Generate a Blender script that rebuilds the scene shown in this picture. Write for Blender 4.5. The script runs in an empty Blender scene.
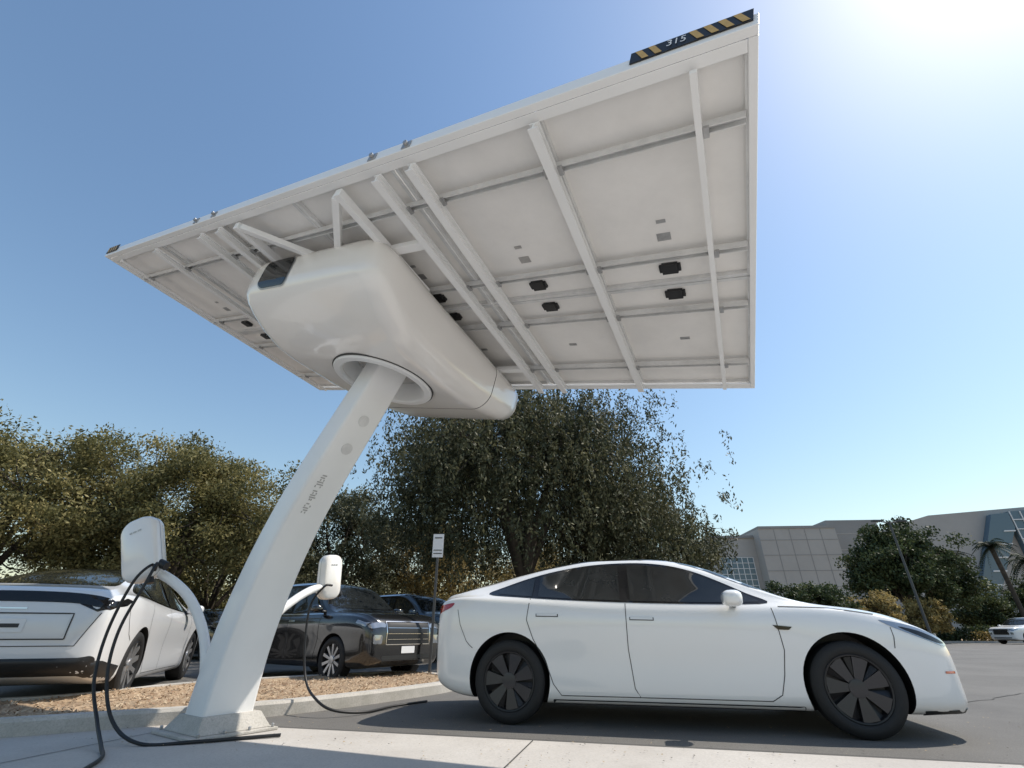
import bpy, bmesh, math, random
import numpy as np
from mathutils import Vector, Matrix, geometry
from mathutils.bvhtree import BVHTree
random.seed(3)
SC=bpy.context.scene
COL=SC.collection
CAMH=0.73
# ------------------------------------------------------------------ materials
def newmat(name):
    m=bpy.data.materials.new(name); m.use_nodes=True
    nt=m.node_tree; b=nt.nodes['Principled BSDF']
    return m,nt,b
def mat(name,col,rough=.5,metal=0.,var=0.,vscale=3.,bump=0.,bscale=40.,coat=0.,col2=None,ior=1.5,detail=6):
    m,nt,b=newmat(name)
    b.inputs['Base Color'].default_value=(*col,1); b.inputs['Roughness'].default_value=rough
    b.inputs['Metallic'].default_value=metal; b.inputs['IOR'].default_value=ior
    if coat: b.inputs['Coat Weight'].default_value=coat; b.inputs['Coat Roughness'].default_value=.03
    if var or col2:
        tc=nt.nodes.new('ShaderNodeTexCoord'); n=nt.nodes.new('ShaderNodeTexNoise')
        n.inputs['Scale'].default_value=vscale; n.inputs['Detail'].default_value=detail; n.inputs['Roughness'].default_value=.65
        nt.links.new(tc.outputs['Object'],n.inputs['Vector'])
        r=nt.nodes.new('ShaderNodeValToRGB'); r.color_ramp.elements[0].position=.3; r.color_ramp.elements[1].position=.7
        c2=col2 if col2 else tuple(max(0,c*(1-var)) for c in col)
        r.color_ramp.elements[0].color=(*c2,1); r.color_ramp.elements[1].color=(*col,1)
        nt.links.new(n.outputs['Fac'],r.inputs['Fac']); nt.links.new(r.outputs['Color'],b.inputs['Base Color'])
    if bump:
        tc=nt.nodes.new('ShaderNodeTexCoord'); n=nt.nodes.new('ShaderNodeTexNoise')
        n.inputs['Scale'].default_value=bscale; n.inputs['Detail'].default_value=4
        nt.links.new(tc.outputs['Object'],n.inputs['Vector'])
        bp=nt.nodes.new('ShaderNodeBump'); bp.inputs['Strength'].default_value=bump; bp.inputs['Distance'].default_value=.02
        nt.links.new(n.outputs['Fac'],bp.inputs['Height']); nt.links.new(bp.outputs['Normal'],b.inputs['Normal'])
    return m
def groundmat(name,c1,c2,c3,s1,s2,rough,bump):
    m,nt,b=newmat(name); L=nt.links.new
    tc=nt.nodes.new('ShaderNodeTexCoord')
    a=nt.nodes.new('ShaderNodeTexNoise'); a.inputs['Scale'].default_value=s1; a.inputs['Detail'].default_value=8; a.inputs['Roughness'].default_value=.6
    f=nt.nodes.new('ShaderNodeTexNoise'); f.inputs['Scale'].default_value=s2; f.inputs['Detail'].default_value=3; f.inputs['Roughness'].default_value=.8
    L(tc.outputs['Object'],a.inputs['Vector']); L(tc.outputs['Object'],f.inputs['Vector'])
    r=nt.nodes.new('ShaderNodeValToRGB'); r.color_ramp.elements[0].position=.35; r.color_ramp.elements[1].position=.65
    r.color_ramp.elements[0].color=(*c1,1); r.color_ramp.elements[1].color=(*c2,1)
    L(a.outputs['Fac'],r.inputs['Fac'])
    r2=nt.nodes.new('ShaderNodeValToRGB'); r2.color_ramp.elements[0].position=.45; r2.color_ramp.elements[1].position=.7
    r2.color_ramp.elements[0].color=(0,0,0,1); r2.color_ramp.elements[1].color=(.7,.7,.7,1)
    L(f.outputs['Fac'],r2.inputs['Fac'])
    mx=nt.nodes.new('ShaderNodeMixRGB'); L(r2.outputs['Color'],mx.inputs['Fac']); L(r.outputs['Color'],mx.inputs['Color1']); mx.inputs['Color2'].default_value=(*c3,1)
    L(mx.outputs['Color'],b.inputs['Base Color']); b.inputs['Roughness'].default_value=rough
    bp=nt.nodes.new('ShaderNodeBump'); bp.inputs['Strength'].default_value=bump; bp.inputs['Distance'].default_value=.01
    L(f.outputs['Fac'],bp.inputs['Height']); L(bp.outputs['Normal'],b.inputs['Normal'])
    return m
def leafmat(name,dark,mid,light,trans=.35):
    m,nt,b=newmat(name); L=nt.links.new
    at=nt.nodes.new('ShaderNodeAttribute'); at.attribute_name='rnd'
    r=nt.nodes.new('ShaderNodeValToRGB'); r.color_ramp.elements[0].color=(*dark,1); r.color_ramp.elements[1].color=(*light,1)
    e=r.color_ramp.elements.new(.5); e.color=(*mid,1)
    L(at.outputs['Fac'],r.inputs['Fac']); L(r.outputs['Color'],b.inputs['Base Color']); b.inputs['Roughness'].default_value=.6
    b.inputs['Specular IOR Level'].default_value=.3
    t=nt.nodes.new('ShaderNodeBsdfTranslucent'); L(r.outputs['Color'],t.inputs['Color'])
    mx=nt.nodes.new('ShaderNodeMixShader'); mx.inputs[0].default_value=trans
    L(b.outputs[0],mx.inputs[1]); L(t.outputs[0],mx.inputs[2])
    L(mx.outputs[0],nt.nodes['Material Output'].inputs['Surface'])
    return m
M={}
M['asphalt']=groundmat('asphalt',(.082,.078,.074),(.132,.126,.118),(.21,.20,.185),.5,90,.85,.5)
M['concrete']=groundmat('concrete',(.43,.40,.37),(.53,.50,.465),(.36,.34,.31),.9,60,.85,.3)
M['kerb']=groundmat('kerb_concrete',(.42,.40,.36),(.54,.51,.47),(.30,.28,.25),4,70,.85,.3)
M['mulch']=groundmat('mulch',(.25,.165,.10),(.42,.30,.19),(.52,.41,.28),3,30,.95,1.)
M['joint']=mat('joint_dark',(.07,.068,.064),.9)
M['line']=mat('road_paint',(.6,.6,.58),.7,var=.5,vscale=9)
M['whitepaint']=mat('white_powdercoat',(.86,.86,.85),.35,var=.05,vscale=2,coat=.2)
M['whitebox']=mat('white_fibreglass',(.86,.83,.79),.22,var=.04,vscale=1.3,coat=.6)
M['sheet']=mat('panel_backsheet',(.86,.84,.81),.42,var=.12,vscale=2.2,bump=.05,bscale=7)
M['alu']=mat('aluminium',(.78,.78,.77),.38,.25,var=.2,vscale=8)
M['galv']=mat('galvanised',(.5,.5,.5),.42,.6,var=.3,vscale=14)
M['pvglass']=mat('pv_glass',(.01,.015,.04),.08)
M['black']=mat('black_plastic',(.015,.015,.016),.45,bump=.03)
M['blackgloss']=mat('black_gloss',(.01,.01,.011),.08)
M['yellow']=mat('yellow_stripe',(.60,.38,.12),.5,var=.25,vscale=30)
M['rubber']=mat('rubber',(.010,.010,.011),.7,bump=.15,bscale=60)
M['cable']=mat('cable_rubber',(.012,.012,.013),.5)
M['glass']=mat('car_glass',(.022,.025,.026),.02,var=.6,vscale=3.,ior=1.6)
M['carwhite']=mat('car_paint_white',(.79,.785,.775),.22,coat=1.)
M['carsilver']=mat('car_paint_silver',(.68,.69,.71),.28,coat=1.)
M['carblack']=mat('car_paint_black',(.010,.010,.011),.18,coat=1.)
M['cargrey']=mat('car_paint_blue_grey',(.06,.085,.12),.3,.4,coat=1.)
M['gap']=mat('panel_gap',(.05,.05,.05),.8)
M['wheeldark']=mat('wheel_dark',(.014,.014,.016),.4,.2)
M['wheelmid']=mat('wheel_blade',(.045,.045,.05),.28,.5)
M['wheelsilver']=mat('wheel_alloy',(.55,.55,.56),.3,.8)
M['chrome']=mat('chrome',(.75,.75,.76),.12,1.)
M['handle']=mat('handle_paint',(.70,.70,.70),.2,coat=1.)
M['red']=mat('red_lens',(.35,.012,.01),.12,coat=1.)
M['amber']=mat('amber_lens',(.50,.10,.05),.2,coat=1.)
M['lens']=mat('head_lens',(.30,.32,.35),.06,.6,coat=1.)
M['bark']=mat('bark',(.09,.07,.052),.9,var=.5,vscale=6,bump=.8,bscale=12)
M['metalpost']=mat('post_metal',(.09,.09,.09),.5,.4)
M['signwhite']=mat('sign_white',(.75,.75,.75),.5)
M['stone']=mat('stone_cladding',(.44,.42,.40),.8,var=.14,vscale=.25)
M['stone2']=mat('stone_cladding_dark',(.30,.295,.29),.8,var=.14,vscale=.25)
M['winblue']=mat('curtain_glass',(.10,.16,.21),.06)
M['leafA']=leafmat('leaf_olive',(.055,.058,.022),(.185,.17,.065),(.43,.36,.16),.35)
M['leafB']=leafmat('leaf_weeping',(.024,.030,.015),(.070,.076,.038),(.20,.185,.10),.25)
M['leafC']=leafmat('leaf_dark',(.022,.036,.015),(.055,.075,.03),(.12,.14,.055),.25)
M['leafD']=leafmat('leaf_yellow',(.11,.09,.03),(.28,.21,.08),(.48,.37,.15),.35)
# ------------------------------------------------------------------ helpers
def link(o,parent=None):
    COL.objects.link(o)
    if parent: o.parent=parent
    return o
def empty(name,loc=(0,0,0),rz=0,scale=1):
    e=bpy.data.objects.new(name,None); e.location=loc; e.rotation_euler=(0,0,rz); e.scale=(scale,)*3; e.empty_display_size=.3
    return link(e)
def mesh_obj(name,vs,fs,mats,parent=None,smooth=False,fm=None,fix=True,sharp=None):
    me=bpy.data.meshes.new(name); me.from_pydata([tuple(v) for v in vs],[],[tuple(f) for f in fs]); 
    if not isinstance(mats,(list,tuple)): mats=[mats]
    for m in mats: me.materials.append(m)
    if fm: me.polygons.foreach_set('material_index',fm)
    if fix:
        bm=bmesh.new(); bm.from_mesh(me); bmesh.ops.recalc_face_normals(bm,faces=bm.faces); bm.to_mesh(me); bm.free()
    me.polygons.foreach_set('use_smooth',[bool(smooth)]*len(me.polygons))
    if smooth and sharp: me.set_sharp_from_angle(angle=math.radians(sharp))
    me.update()
    return link(bpy.data.objects.new(name,me),parent)
class MB:
    def __init__(s): s.v=[];s.f=[];s.m=[]
    def add(s,vs,fs,mi=0):
        o=len(s.v); s.v+= [tuple(v) for v in vs]; s.f+=[tuple(i+o for i in f) for f in fs]; s.m+=[mi]*len(fs)
    def box(s,a,b,mi=0,T=None):
        x0,y0,z0=a;x1,y1,z1=b
        vs=[(x0,y0,z0),(x1,y0,z0),(x1,y1,z0),(x0,y1,z0),(x0,y0,z1),(x1,y0,z1),(x1,y1,z1),(x0,y1,z1)]
        if T: vs=[T(*v) for v in vs]
        s.add(vs,[(0,3,2,1),(4,5,6,7),(0,1,5,4),(1,2,6,5),(2,3,7,6),(3,0,4,7)],mi)
    def tube(s,pts,rads,n=8,mi=0,cap=True):
        pts=[Vector(p) for p in pts]; rings=[]
        prev=None
        for i,p in enumerate(pts):
            d=(pts[min(i+1,len(pts)-1)]-pts[max(i-1,0)]).normalized()
            if prev is None:
                a=d.cross(Vector((0,0,1)) if abs(d.z)<.9 else Vector((1,0,0))).normalized()
            else:
                a=(prev-d*prev.dot(d)).normalized()
            prev=a; b=d.cross(a); r=rads[i] if hasattr(rads,'__len__') else rads
            rings.append([p+a*(r*math.cos(2*math.pi*k/n))+b*(r*math.sin(2*math.pi*k/n)) for k in range(n)])
        vs=[v for R in rings for v in R]; fs=[]
        for i in range(len(rings)-1):
            for k in range(n): fs.append((i*n+k,i*n+(k+1)%n,(i+1)*n+(k+1)%n,(i+1)*n+k))
        if cap: fs.append(tuple(range(n))[::-1]); fs.append(tuple((len(rings)-1)*n+k for k in range(n)))
        s.add(vs,fs,mi)
    def obj(s,name,mats,parent=None,smooth=False,sharp=None,bevel=0):
        o=mesh_obj(name,s.v,s.f,mats,parent,smooth,s.m,True,sharp)
        if bevel:
            b=o.modifiers.new('b','BEVEL'); b.width=bevel; b.segments=2; b.limit_method='ANGLE'; b.angle_limit=math.radians(40)
        return o
def catmull(P,n=8,closed=False):
    P=[np.array(p,float) for p in P]; N=len(P); out=[]
    rng=range(N if closed else N-1)
    for i in rng:
        if closed: a,b,c,d=P[(i-1)%N],P[i],P[(i+1)%N],P[(i+2)%N]
        else:
            b,c=P[i],P[i+1]; a=P[i-1] if i>0 else 2*b-c; d=P[i+2] if i+2<N else 2*c-b
        for k in range(n):
            t=k/n; out.append(.5*((2*b)+(-a+c)*t+(2*a-5*b+4*c-d)*t*t+(-a+3*b-3*c+d)*t**3))
    if not closed: out.append(P[-1])
    return out
def pchip(tab,x):
    X=np.array([t[0] for t in tab],float);Y=np.array([t[1] for t in tab],float)
    h=np.diff(X); dl=np.diff(Y)/h; m=np.zeros(len(X)); m[0]=dl[0]; m[-1]=dl[-1]
    for i in range(1,len(X)-1):
        if dl[i-1]*dl[i]>0:
            w1=2*h[i]+h[i-1];w2=h[i]+2*h[i-1]; m[i]=(w1+w2)/(w1/dl[i-1]+w2/dl[i])
    x=min(max(x,X[0]),X[-1]); i=min(int(np.searchsorted(X,x,side='right'))-1,len(X)-2); i=max(i,0)
    t=(x-X[i])/h[i]
    return float((1+2*t)*(1-t)**2*Y[i]+t*(1-t)**2*h[i]*m[i]+t*t*(3-2*t)*Y[i+1]+t*t*(t-1)*h[i]*m[i+1])
def fill2d(poly,g):
    poly=[tuple(map(float,p[:2])) for p in poly]
    n=len(poly)
    xs=[p[0] for p in poly]; ys=[p[1] for p in poly]
    pts=[Vector(p) for p in poly]
    def inside(x,y):
        c=False;j=n-1
        for i in range(n):
            if (poly[i][1]>y)!=(poly[j][1]>y) and x<(poly[j][0]-poly[i][0])*(y-poly[i][1])/(poly[j][1]-poly[i][1])+poly[i][0]: c=not c
            j=i
        return c
    nx=int((max(xs)-min(xs))/g)+1; ny=int((max(ys)-min(ys))/g)+1
    for i in range(nx):
        for j in range(ny):
            x=min(xs)+(i+.5)*g;y=min(ys)+(j+.5)*g
            if inside(x,y):
                dmin=min((x-p[0])**2+(y-p[1])**2 for p in poly)
                if dmin>(g*.35)**2: pts.append(Vector((x,y)))
    r=geometry.delaunay_2d_cdt(pts,[],[list(range(n))],1,1e-5)
    return [tuple(v) for v in r[0]],[tuple(f) for f in r[2]]
def project(bvh,v2,f2,axis,off,cen=0.):
    vs=[];ok=[]
    for (a,b) in v2:
        if axis=='R': o=Vector((a,-3,b));d=Vector((0,1,0))
        elif axis=='L': o=Vector((a,3,b));d=Vector((0,-1,0))
        elif axis=='F': o=Vector((6,a,b));d=Vector((-1,0,0))
        elif axis=='K': o=Vector((-6,a,b));d=Vector((1,0,0))
        elif axis=='T': o=Vector((a,b,4));d=Vector((0,0,-1))
        h=bvh.ray_cast(o,d)
        if h[0] is None: vs.append(o+d*3); ok.append(False)
        else:
            nn=h[1]; nn=nn if nn.dot(d)<0 else -nn
            vs.append(h[0]+nn*off); ok.append(True)
    return vs,[f for f in f2 if all(ok[i] for i in f)]
def strip2d(pts,w,step=.04):
    P=[np.array(p,float) for p in pts]; Q=[]
    for a,b in zip(P[:-1],P[1:]):
        n=max(1,int(np.linalg.norm(b-a)/step))
        for k in range(n): Q.append(a+(b-a)*k/n)
    Q.append(P[-1]); vs=[]
    for i,q in enumerate(Q):
        d=Q[min(i+1,len(Q)-1)]-Q[max(i-1,0)]; d=d/np.linalg.norm(d); nn=np.array([-d[1],d[0]])*w/2
        vs+= [tuple(q+nn),tuple(q-nn)]
    return vs,[(2*i,2*i+1,2*i+3,2*i+2) for i in range(len(Q)-1)]
# ------------------------------------------------------------------ vehicles
def lathe_y(prof,n=48):
    vs=[];fs=[]
    for (r,y) in prof:
        for k in range(n): vs.append((r*math.cos(2*math.pi*k/n),y,r*math.sin(2*math.pi*k/n)))
    for i in range(len(prof)-1):
        for k in range(n): fs.append((i*n+k,i*n+(k+1)%n,(i+1)*n+(k+1)%n,(i+1)*n+k))
    return vs,fs
def wheel(parent,x,side,yo,R,hw,style,rot=0.3):
    rim=R*.72
    mb=MB(); s=side; yc=yo-hw
    prof=[(rim,hw*.92),(rim+.012,hw*1.0),(R-.05,hw*1.04),(R-.02,hw*.95),(R-.003,hw*.78),(R,hw*.4),(R,-hw*.4),(R-.003,-hw*.78),(R-.03,-hw),(rim,-hw*.9)]
    v,f=lathe_y([(r,s*(yc+y)) for r,y in prof]); mb.add(v,f,0)
    prof=[(rim,hw*.92),(rim-.006,hw*.97),(rim-.016,hw*.95),(rim-.02,hw*.88),(rim-.035,hw*.3),(.09,hw*.22),(0.001,hw*.22)]
    v,f=lathe_y([(r,s*(yc+y)) for r,y in prof]); mb.add(v,f,1)
    n={'aero':7,'alloy':10}.get(style,10)
    for k in range(n):
        a=rot+2*math.pi*k/n
        def T(r,t,y):
            return (r*math.cos(a)-t*math.sin(a), s*(yc+y), r*math.sin(a)+t*math.cos(a))
        if style=='aero':
            r1=rim-.022
            w0,w1=.030,.074*R/.335
            q=[T(.05,-w0,hw*.84),T(r1,-w1*1.1,hw*.86),T(r1*1.0,w1*.5,hw*.97),T(.05,w0*.6,hw*.80),
               T(.05,-w0,hw*.3),T(r1,-w1*1.1,hw*.5),T(r1,w1*.5,hw*.5),T(.05,w0*.6,hw*.3)]
            mb.add(q,[(0,1,2,3),(0,4,5,1),(3,2,6,7),(1,5,6,2)],2)
            q=[T(.07,w0*.6,hw*.72),T(r1,w1*.55,hw*.80),T(r1*.97,w1*1.25,hw*.62),T(.09,w0*1.1,hw*.62)]
            mb.add(q,[(0,1,2,3)],1)
        else:
            w0,w1=.018,.026; r1=rim-.015
            q=[T(.05,-w0,hw*.75),T(r1,-w1,hw*.9),T(r1,w1,hw*.9),T(.05,w0,hw*.75),T(.05,-w0,hw*.3),T(r1,-w1,hw*.4),T(r1,w1,hw*.4),T(.05,w0,hw*.3)]
            mb.add(q,[(0,1,2,3),(0,4,5,1),(3,2,6,7),(1,5,6,2)],2)
    v,f=lathe_y([(r,s*(yc+y)) for r,y in [(.07,hw*.6),(.065,hw*.88),(.03,hw*.92),(.001,hw*.92)]],24); mb.add(v,f,2)
    mb.v=[(a+x,b,c+R) for a,b,c in mb.v]
    mats=[M['rubber'],M['wheeldark'],M['wheelmid'] if style=='aero' else M['wheelsilver']]
    return mb.obj('wheel',mats,parent,True,35)
def section(T,x):
    g=lambda k: pchip(T[k],x)
    w,zs,zb,zt,wr,rd=g('w'),g('zs'),g('zb'),g('zt'),g('wr'),g('rd')
    zb=min(zb,zt-.02); h=zb-zs
    by=.945*w
    tuck=pchip([(-2.5,.0),(-1.5,.0),(-1.0,.014),(0,.02),(.9,.014),(1.4,0),(2.5,0)],x)
    K=[(0,zs),(.55*w,zs),(.86*w,zs+.0),(.955*w,zs+.05*min(1,h/.3)),(.982*w-tuck*.4,zs+.20*h),(w*.992-tuck,zs+.42*h),(w*.998-tuck*.5,zs+.66*h),(w*.992,zs+.84*h),(w*.975,zs+.93*h),(by,zb),
       (wr+.66*(by-wr),zb+.30*(zt-rd-zb)),(wr+.27*(by-wr),zb+.72*(zt-rd-zb)),(wr,zt-rd),(wr*.80,zt-rd*.38),(wr*.42,zt-rd*.08),(0,zt)]
    return [np.array(p) for p in catmull(K,3)]
def car(name,T,loc,ang,paint,R,wb,style='aero',decals=(),lines=(),scale=1.,mirror=None,track=None,hw=.112,wrot=.3,warp=None,arch=.038):
    E=empty(name,loc,ang,scale)
    x0,x1=T['w'][0][0],T['w'][-1][0]; n=80
    xs=[]
    for i in range(n+1):
        t=i/n; s=t+ -.11*math.sin(2*math.pi*t)
        xs.append(x0+(x1-x0)*s)
    rings=[section(T,x) for x in xs]; k=len(rings[0]); vs=[];fs=[]
    for x,r in zip(xs,rings):
        full=[(x,-p[0],p[1]) for p in r]+[(x,p[0],p[1]) for p in r[-2:0:-1]]
        vs+=full
    m=2*k-2
    for i in range(n):
        for j in range(m): fs.append((i*m+j,i*m+(j+1)%m,(i+1)*m+(j+1)%m,(i+1)*m+j))
    fs.append(tuple(range(m))); fs.append(tuple(n*m+j for j in range(m))[::-1])
    body=mesh_obj('body',vs,fs,[paint,M['black']],E,True)
    bvh=BVHTree.FromPolygons([Vector(v) for v in vs],fs)
    W=max(t[1] for t in T['w'])
    yo=track if track else W-.02
    for xx in (-wb/2,wb/2):
        for s in (-1,1):
            cv=[];cf=[];N=56;ra=R+arch
            for y in (s*(W-.36),s*(W+.4)):
                for q in range(N): cv.append((xx+ra*math.cos(2*math.pi*q/N),y,R+.012+ra*math.sin(2*math.pi*q/N)))
            for q in range(N): cf.append((q,(q+1)%N,N+(q+1)%N,N+q))
            cf.append(tuple(range(N))); cf.append(tuple(range(N,2*N)))
            c=mesh_obj('cut',cv,cf,[M['black']],None); c.parent=E
            mod=body.modifiers.new('arch','BOOLEAN'); mod.operation='DIFFERENCE'; mod.object=c; mod.solver='EXACT'; mod.material_mode='TRANSFER'
            wheel(E,xx,s,yo,R,hw,style,wrot)
    bpy.context.view_layer.update()
    me=bpy.data.meshes.new_from_object(body.evaluated_get(bpy.context.evaluated_depsgraph_get()))
    body.modifiers.clear(); body.data=me
    for p in me.polygons: p.use_smooth=True
    me.set_sharp_from_angle(angle=math.radians(38))
    for o in [c for c in E.children if c.name.startswith('cut')]: bpy.data.objects.remove(o)
    for d in decals:
        nm,axes,poly,off,mm=d[:5]; g=d[5] if len(d)>5 else .05
        v2,f2=fill2d(poly,g)
        for ax in axes:
            v,f=project(bvh,v2,f2,ax,off)
            if f: mesh_obj(nm,v,f,mm,E,True,fix=False)
    for (nm,axes,pts,w,off,mm) in lines:
        v2,f2=strip2d(pts,w)
        for ax in axes:
            v,f=project(bvh,v2,f2,ax,off)
            if f: mesh_obj(nm,v,f,mm,E,True,fix=False)
    if warp:
        for o in E.children:
            if o.type=='MESH' and not o.name.startswith('wheel'):
                for v in o.data.vertices: v.co.x=warp(v.co.x)
    if mirror:
        mx,my,mz,pm=mirror
        for s in (-1,1):
            vs=[];fs=[];nu,nv=20,12
            for i in range(nv+1):
                ph=math.pi*i/nv
                for j in range(nu):
                    th=2*math.pi*j/nu; sg=lambda a:math.copysign(abs(a)**.7,a)
                    vs.append((mx+.085*sg(math.cos(th))*math.sin(ph)**.7-.02*abs(math.cos(ph)), s*(my+.115*sg(math.cos(ph))), mz+.068*sg(math.sin(th))*math.sin(ph)**.7))
            for i in range(nv):
                for j in range(nu): fs.append((i*nu+j,i*nu+(j+1)%nu,(i+1)*nu+(j+1)%nu,(i+1)*nu+j))
            mesh_obj('mirror',vs,fs,pm,E,True)
            mb=MB(); mb.tube([(mx+.03,s*(my-.22),mz-.06),(mx+.01,s*(my-.05),mz-.035)],[.03,.022],8); mb.obj('mirror_stalk',[M['black']],E,True)
    return E,bvh
def sm(P,n=6): return [tuple(p) for p in catmull(P,n,True)]
def rrect(x0,x1,y0,y1,r,n=5):
    o=[]
    for cx,cy,a in ((x1-r,y1-r,0),(x0+r,y1-r,90),(x0+r,y0+r,180),(x1-r,y0+r,270)):
        for k in range(n+1):
            t=math.radians(a+90*k/n); o.append((cx+r*math.cos(t),cy+r*math.sin(t)))
    return o
SED=dict(
 zt=[(-2.41,.76),(-2.40,.90),(-2.37,1.02),(-2.29,1.095),(-2.1,1.13),(-1.8,1.20),(-1.4,1.308),(-1.0,1.392),(-.55,1.442),(-.2,1.443),(.1,1.42),(.45,1.335),(.8,1.18),(1.08,1.045),(1.3,.985),(1.7,.925),(2.0,.84),(2.14,.77),(2.23,.70),(2.275,.635),(2.285,.585)],
 zb=[(-2.41,.70),(-2.37,.94),(-2.29,1.01),(-2.0,1.045),(-1.4,1.02),(-.5,.965),(.5,.935),(1.2,.92),(1.5,.90),(1.75,.86),(2.0,.78),(2.14,.715),(2.23,.65),(2.275,.59),(2.285,.55)],
 w=[(-2.41,.58),(-2.39,.70),(-2.32,.80),(-2.1,.875),(-1.6,.925),(-1,.925),(0,.918),(1,.922),(1.5,.927),(1.8,.908),(2.0,.875),(2.14,.82),(2.22,.75),(2.265,.65),(2.285,.52)],
 wr=[(-2.41,.4),(-2.28,.62),(-2.1,.66),(-1.6,.6),(-1,.58),(0,.60),(.4,.61),(.85,.68),(1.1,.76),(1.6,.74),(2.0,.66),(2.285,.36)],
 rd=[(-2.41,.02),(-2.1,.025),(-1.6,.05),(-1,.07),(0,.07),(.5,.06),(1.1,.03),(2.285,.015)],
 zs=[(-2.41,.47),(-2.39,.38),(-2.28,.28),(-1.9,.2),(-1,.165),(1,.165),(1.9,.165),(2.15,.17),(2.25,.185),(2.285,.20)])
UPC=[(.93,.965),(.78,1.055),(.58,1.162),(.34,1.268),(.06,1.337),(-.25,1.362),(-.62,1.352),(-1.0,1.302),(-1.3,1.232),(-1.54,1.152),(-1.68,1.095)]
DLO=UPC+[(-1.62,1.066),(-1.4,1.047),(-.9,1.012),(-.2,.978),(.45,.96)]
def dlo_pane(x0,x1,inset=.022,slant0=0,slant1=0):
    up=UPC[::-1]
    lo=[(-1.68,1.078),(-1.4,1.047),(-.9,1.012),(-.2,.978),(.45,.96),(.93,.96)]
    xs=np.linspace(x0,x1,16)
    fx=lambda tab,x:float(np.interp(x,[t[0] for t in tab],[t[1] for t in tab]))
    top=[];bot=[]
    for x in xs:
        t=(x-x0)/(x1-x0)
        zl=fx(lo,x)+inset*.6; bot.append((x,zl))
        xt=x+ (slant0*(1-t)+slant1*t); top.append((xt,max(fx(up,xt)-inset,zl+.004)))
    return bot+top[::-1]
dec=[('window_trim','RL',sm(DLO,4),.003,M['blackgloss'],.05),
 ('window_glass','RL',dlo_pane(-.27,.86),.006,M['glass'],.05),
 ('window_glass','RL',dlo_pane(-1.16,-.36),.006,M['glass'],.05),
 ('window_glass','RL',dlo_pane(-1.58,-1.22),.006,M['glass'],.05),
 ('windshield','T',sm([(1.10,0),(1.08,.3),(1.0,.58),(.90,.70),(.66,.655),(.36,.585),(.22,.55),(.20,.3),(.20,0),(.20,-.3),(.22,-.55),(.36,-.585),(.66,-.655),(.90,-.70),(1.0,-.58),(1.08,-.3)],3),.003,M['glass'],.07),
 ('glass_roof','T',sm([(-1.95,0),(-1.93,.4),(-1.85,.56),(-1.4,.53),(-.9,.52),(.17,.53),(.19,.0),(.17,-.53),(-.9,-.52),(-1.4,-.53),(-1.85,-.56),(-1.93,-.4)],3),.003,M['glass'],.08),
 ('headlight','RL',sm([(1.74,.825),(1.95,.785),(2.12,.72),(2.22,.655),(2.17,.635),(2.05,.675),(1.9,.735),(1.78,.79)],4),.004,M['lens'],.03),
 ('headlight_mask','RL',sm([(1.86,.775),(2.00,.745),(2.12,.695),(2.19,.655),(2.12,.66),(1.98,.715)],3),.006,M['blackgloss'],.03),
 ('tail_light','RL',sm([(-2.36,.97),(-2.24,.99),(-2.10,1.0),(-2.14,.96),(-2.27,.925),(-2.37,.90)],4),.004,M['red'],.03),
 ('tail_light','K',[(.42,.86),(.7,.86),(.74,.97),(.6,.99),(.42,.96)],.004,M['red'],.05),
 ('tail_light','K',[(-.42,.86),(-.42,.96),(-.6,.99),(-.74,.97),(-.7,.86)],.004,M['red'],.05),
 ('lower_intake','F',rrect(-.55,.55,.235,.335,.03),.004,M['black'],.05),
 ('rear_diffuser','K',rrect(-.62,.62,.40,.50,.03),.004,M['black'],.05),
 ('side_marker','RL',rrect(2.10,2.19,.445,.462,.006,2),.004,M['amber'],.03),
 ('front_lip','RL',[(1.87,.20),(1.87,.165),(2.28,.165),(2.28,.215),(2.1,.205)],.006,M['black'],.03),
 ('fender_camera','RL',[(1.06,.775),(.91,.79),(.945,.755),(1.03,.752)],.006,M['blackgloss'],.05),
 ('sill_trim','RL',rrect(-1.03,1.03,.168,.205,.01,2),.003,M['black'],.06),
]
def Hn(x0,z): return [('door_handle_recess','RL',[(x0-.008,z-.004),(x0+.208,z-.009)],.026,.0035,M['gap']),('door_handle','RL',[(x0,z),(x0+.20,z-.005)],.020,.007,M['handle'])]
lin=[('door_gap','RL',[(.94,.925),(.96,.6),(.92,.42),(.87,.28),(.79,.235),(-.26,.235),(-.30,.30),(-.325,.6),(-.315,.975)],.0065,.0025,M['gap']),
 ('door_gap','RL',[(-.26,.235),(-.95,.235),(-1.02,.32),(-1.08,.48),(-1.20,.68),(-1.26,.84),(-1.23,1.03)],.0065,.0025,M['gap']),
 ('bonnet_gap','RL',[(1.0,.935),(1.4,.92),(1.72,.868)],.007,.0025,M['gap']),
 ('bumper_gap','RL',[(1.80,.77),(1.80,.70),(1.78,.62)],.006,.0025,M['gap']),
 ('bumper_gap','RL',[(-2.03,.94),(-1.98,.80),(-1.88,.66),(-1.80,.60)],.006,.0025,M['gap']),
 ]+Hn(-.28,.85)+Hn(-1.16,.885)+[('boot_gap','K',[(-.72,.83),(0,.80),(.72,.83)],.006,.003,M['gap'])]
A0=math.atan2(-.243,.97)
car('white_sedan',SED,(1.585,5.65,0),A0,M['carwhite'],.337,2.875,'aero',dec,lin,1.0,(.62,.99,1.0,M['carwhite']),wrot=.45,warp=lambda x: x if x>-1.84 else -1.84+(x+1.84)*.74,arch=.05)
dec2=[d for d in dec if d[0] in('window_trim','window_glass','windshield')]
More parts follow.
